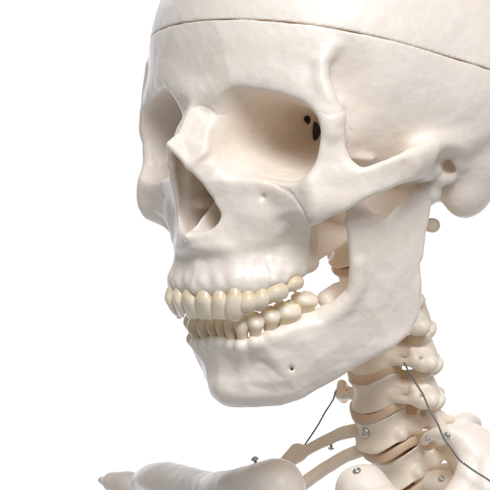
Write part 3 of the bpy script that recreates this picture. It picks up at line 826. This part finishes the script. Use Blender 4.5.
NECK = bone_material('shaded_neck_bone', (.87, .75, .605), (.82, .68, .51), rough=.42)  # yellower bone copy, shade below the jaw put into the colour
SPINE = [  # centre of the body (X, F, Z), forward lean in degrees, size
    ((0, -0.05, -2.74), -4, .9), ((-0, -0.43, -4.03), 0, .92), ((0, -1.03, -5.32), 6, .95), ((0, -1.2, -6.73), 9, 1.0), ((0, -1.31, -8.18), 11, 1.0), ((0, -1.59, -9.63), 14, 1.04), ((0, -2.53, -11.13), 20, 1.08), ((0, -3.6, -12.73), 24, 1.12)]
def vertebra_shape(reach, seed, trim=0):
    g = build_vertebra(reach, trim); V, Q = surface(*g.full(), g.h)
    return roughen(V, Q, ((1.1, .05), (2.3, .03), (6, .008)), seed), Q
gd = build_disc(); Dd, lod = gd.full(); Vd, Qd = surface(Dd, lod, gd.h)
def place(o, p, lean, size, turn=0):
    o.location = (p[0]*CM, -p[1]*CM, p[2]*CM); o.rotation_euler = (math.radians(lean), 0, math.radians(turn)); o.scale = (size,)*3
first = {}; disc0 = None
vertebrae = []
for i, (p, lean, size) in enumerate(SPINE):
    kind = 0 if i < 2 else (1 if i < 5 else 2)
    if kind not in first:
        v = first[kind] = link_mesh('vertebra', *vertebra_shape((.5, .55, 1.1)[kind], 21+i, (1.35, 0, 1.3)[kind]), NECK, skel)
    else:
        v = first[kind].copy(); COL.objects.link(v); v.parent = skel
    place(v, p, lean, size, (0, 2, -2, 1, -1, 2, 0, 1)[i]); vertebrae.append(v)
    if i:
        q = SPINE[i-1][0]; m = tuple((p[k]+q[k])/2 for k in range(3)); ll = (lean+SPINE[i-1][1])/2
        if disc0 is None:
            d = disc0 = link_mesh('intervertebral_disc', Vd, Qd, DISC, skel)
        else:
            d = disc0.copy(); COL.objects.link(d); d.parent = skel
        place(d, m, ll, size)
ga = build_atlas(); Va, Qa = surface(*ga.full(), ga.h)
atlas = link_mesh('atlas', Va, Qa, BONE, skel); place(atlas, (0, -0.37, -1.51), 0, .88)

def simple(g, name, mat=BONE):
    V, Q = surface(*g.full(), g.h)
    return link_mesh(name, roughen(V, Q, ((.6, .04), (1.8, .018), (4, .007)), 5), Q, mat, skel)
clav_far = simple(build_far_clavicle(), 'clavicle')
clav_near = simple(build_near_clavicle(), 'clavicle')
scap = simple(build_far_scapula(), 'shoulder_blade')
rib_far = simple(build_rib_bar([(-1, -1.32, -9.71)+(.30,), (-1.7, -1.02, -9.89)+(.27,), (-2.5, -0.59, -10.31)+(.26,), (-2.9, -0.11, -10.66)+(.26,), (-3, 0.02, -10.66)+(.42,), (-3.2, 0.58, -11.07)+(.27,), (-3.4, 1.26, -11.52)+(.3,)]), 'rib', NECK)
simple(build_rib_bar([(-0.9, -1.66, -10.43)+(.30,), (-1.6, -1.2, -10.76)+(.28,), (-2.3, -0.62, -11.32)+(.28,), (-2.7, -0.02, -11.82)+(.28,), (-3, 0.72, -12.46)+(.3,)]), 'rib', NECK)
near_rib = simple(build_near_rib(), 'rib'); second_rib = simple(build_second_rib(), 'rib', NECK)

def screw(p, d, r, parent, shank=.9):
    """round-headed screw with a cross slot, head centre p (cm), axis d"""
    from mathutils import Vector
    V = []; Q = []; N = 28
    prof = [(0.0, -shank), (.45, -shank), (.45, 0), (1.0, 0), (1.02, .18), (.92, .42), (.70, .60), (.40, .70)]
    for (rr, zz) in prof:
        for i in range(N):
            a = i/N*2*math.pi; V.append((math.cos(a)*rr*r, math.sin(a)*rr*r, zz*r))
    for k in range(len(prof)-1):
        for i in range(N):
            j = (i+1) % N; Q.append((k*N+i, k*N+j, (k+1)*N+j, (k+1)*N+i))
    # recessed drive
    st = len(V)
    for i in range(N):
        a = i/N*2*math.pi; V.append((math.cos(a)*.34*r, math.sin(a)*.34*r, .42*r))
    for i in range(N):
        j = (i+1) % N; Q.append(((len(prof)-1)*N+i, (len(prof)-1)*N+j, st+j, st+i))
    Q.append(tuple(st+i for i in range(N)))
    zax = Vector((d[0], -d[1], d[2])).normalized(); M = zax.to_track_quat('Z', 'Y').to_matrix()
    me = bpy.data.meshes.new('screw'); me.from_pydata([tuple(M@Vector(v)*CM) for v in V], [], Q)
    for pl in me.polygons: pl.use_smooth = True
    me.materials.append(STEEL)
    o = bpy.data.objects.new('screw', me); COL.objects.link(o)
    o.location = (p[0]*CM, -p[1]*CM, p[2]*CM); o.parent = parent
    return o
VW = (.72, .69, .03)
def touch(ob, p, d=VW):
    """nearest surface of ob met when coming from outside along d (cm, skeleton frame)"""
    from mathutils import Vector
    from mathutils.bvhtree import BVHTree
    import mathutils
    M = mathutils.Matrix.LocRotScale(ob.location, ob.rotation_euler, ob.scale)
    t = BVHTree.FromPolygons([M@v.co for v in ob.data.vertices], [tuple(q.vertices) for q in ob.data.polygons])
    dv = Vector((d[0], -d[1], d[2])).normalized(); o = Vector((p[0]*CM, -p[1]*CM, p[2]*CM))
    h, n, _, _ = t.ray_cast(o+dv*.12, -dv)
    if h is None: return p, d
    return (h.x/CM, -h.y/CM, h.z/CM), (n.x, -n.y, n.z)
screw(*touch(vertebrae[5], (0.35, -0.41, -9.71)), .21, skel)
screw(*touch(clav_near, (2.4, 2.1, -10.94)), .16, clav_near)
screw((-3.25, 2.1, -10.81), (.1, .4, 1), .15, clav_far, 4.5)
screw((-2.1, -0.92, -10.46), (.2, .3, -1), .13, rib_far, 4)
screw(*touch(second_rib, (1.7, -3.19, -11.53)), .13, second_rib)
screw(*touch(near_rib, (3.4, -1.76, -9.68)), .13, near_rib)
screw(*touch(near_rib, (2, -2.1, -9.9)), .12, near_rib)

def twisted(points, rs, pitch, name='wire'):
    """two strands twisted round each other along a polyline, one mesh"""
    from mathutils import Vector
    pts = [Vector((p[0], p[1], p[2])) for p in points]
    seg = [(pts[i+1]-pts[i]).length for i in range(len(pts)-1)]; L = sum(seg)
    n = int(L/pitch*14); NS = 8; V = []; Q = []
    def at(s):
        for i, l in enumerate(seg):
            if s <= l or i == len(seg)-1: return pts[i].lerp(pts[i+1], s/l), (pts[i+1]-pts[i]).normalized()
            s -= l
    for strand in (0, math.pi):
        st = len(V); C = []
        for k in range(n+1):
            s = L*k/n; p, t = at(s)
            u = t.cross(Vector((.3, .2, .9))).normalized(); w = t.cross(u)
            p = p+(u*math.sin(s*5.1)+w*math.sin(s*3.3+1))*.018
            a = .5*math.sin(s*4)+strand+2*math.pi*s/pitch
            C.append(p+(u*math.cos(a)+w*math.sin(a))*rs)
        for k in range(n+1):
            t = (C[min(k+1, n)]-C[max(k-1, 0)]).normalized()
            u = t.cross(Vector((.3, .2, .9))).normalized(); w = t.cross(u)
            for i in range(NS):
                a = i/NS*2*math.pi; q = C[k]+(u*math.cos(a)+w*math.sin(a))*rs; V.append(tuple(q))
        for k in range(n):
            for i in range(NS):
                j = (i+1) % NS; Q.append((st+k*NS+i, st+k*NS+j, st+(k+1)*NS+j, st+(k+1)*NS+i))
    return link_mesh(name, np.array(V), Q, WIRE, skel)
twisted([(-1.5, -0.6, -8.18), (-1.7, -0.69, -8.43), (-1.95, -0.66, -8.83), (-2.25, -0.51, -9.35), (-2.6, -0.36, -9.91), (-2.9, -0.21, -10.39), (-2.9, 0.11, -10.77)], .020, .17)
twisted([(2.1, -0.73, -6.9), (2.3, -0.74, -7.23), (2.55, -0.82, -7.57), (2.85, -0.89, -8.02), (3.2, -0.97, -8.58), (3.7, -0.9, -9.2), (4.2, -0.82, -9.78), (4.9, -0.8, -10.42)], .022, .18)
twisted([(4.9, -0.8, -10.42), (5, -0.97, -10.61), (5.5, -1.16, -10.94), (6.2, -1.3, -11.31)], .022, .18)

# ------------------------------------------------------------------ studio
BACK = 3.0
def studio():
    m, nt, b = nodes('white_paper'); b.inputs['Base Color'].default_value = (.92, .92, .92, 1); b.inputs['Roughness'].default_value = .9
    prof = [(BACK, 4.4), (BACK, 1.1)]
    for k in range(1, 13):
        a = k/12*math.pi/2
        prof.append((BACK-1.1*(1-math.cos(a)), 1.1-1.1*math.sin(a)))
    prof.append((-.2, 0.0))
    th = math.radians(47)
    view = (-math.sin(th), math.cos(th)); side = (math.cos(th), math.sin(th))
    V = []; Q = []
    for i, (d, z) in enumerate(prof):
        for j, s in enumerate((-2.6, 2.6)):
            V.append((view[0]*d+side[0]*s, view[1]*d+side[1]*s, z))
    for i in range(len(prof)-1): Q.append((2*i, 2*i+1, 2*i+3, 2*i+2))
    me = bpy.data.meshes.new('backdrop'); me.from_pydata(V, [], Q); me.materials.append(m)
    for p in me.polygons: p.use_smooth = True
    o = bpy.data.objects.new('backdrop', me); COL.objects.link(o)
    o['kind'] = 'structure'; o['label'] = 'seamless white paper backdrop behind the skeleton'
    return o
studio()

def area(name, loc, target, size, power, col=(1, 1, 1), size_y=None):
    L = bpy.data.lights.new(name, 'AREA'); L.energy = power; L.size = size; L.color = col
    if size_y: L.shape = 'RECTANGLE'; L.size_y = size_y
    o = bpy.data.objects.new(name, L); COL.objects.link(o); o.location = loc
    d = [target[i]-loc[i] for i in range(3)]
    from mathutils import Vector
    o.rotation_euler = Vector(d).to_track_quat('-Z', 'Y').to_euler()
    return o
HEAD = W3((1, 5, -2))
TH = math.radians(47)
def rel(right, toward, up):
    """studio position relative to the head: right of the picture, towards the camera, up (metres)"""
    return (HEAD[0]+right*math.cos(TH)+toward*math.sin(TH), HEAD[1]+right*math.sin(TH)-toward*math.cos(TH), HEAD[2]+up)
COOL = (.968, 1.0, 1.08)
area('key_lamp', rel(.2, 1.3, 1.1), HEAD, .8, 30, COOL)
area('backdrop_lamp', rel(-1.9, -1.4, .7), rel(-1.2, -3.0, .1), 1.0, 80, COOL)
area('backdrop_lamp', rel(1.9, -1.4, .7), rel(1.2, -3.0, .1), 1.0, 80, COOL)

w = bpy.data.worlds.new('World'); scene.world = w; w.use_nodes = True
w.node_tree.nodes['Background'].inputs[0].default_value = (.968, 1.0, 1.08, 1)
w.node_tree.nodes['Background'].inputs[1].default_value = .25

cam = bpy.data.cameras.new('camera'); co = bpy.data.objects.new('camera', cam); COL.objects.link(co)
from mathutils import Vector
cpos = Vector(W3((102.3544, 101.1071, 1.3348))); ctgt = Vector(W3((0.0000, 5.6600, -2.3300)))
co.location = cpos; co.rotation_euler = (ctgt-cpos).to_track_quat('-Z', 'Y').to_euler()
cam.sensor_width = 36; cam.lens = 36*140/(490/26.6); cam.clip_start = .05; cam.clip_end = 50
scene.camera = co
vs = scene.view_settings; vs.view_transform = 'Standard'; vs.look = 'None'; vs.exposure = 0; vs.gamma = 1
scene.render.engine = 'CYCLES'
scene.cycles.max_bounces = 10; scene.cycles.diffuse_bounces = 6; scene.cycles.use_denoising = True
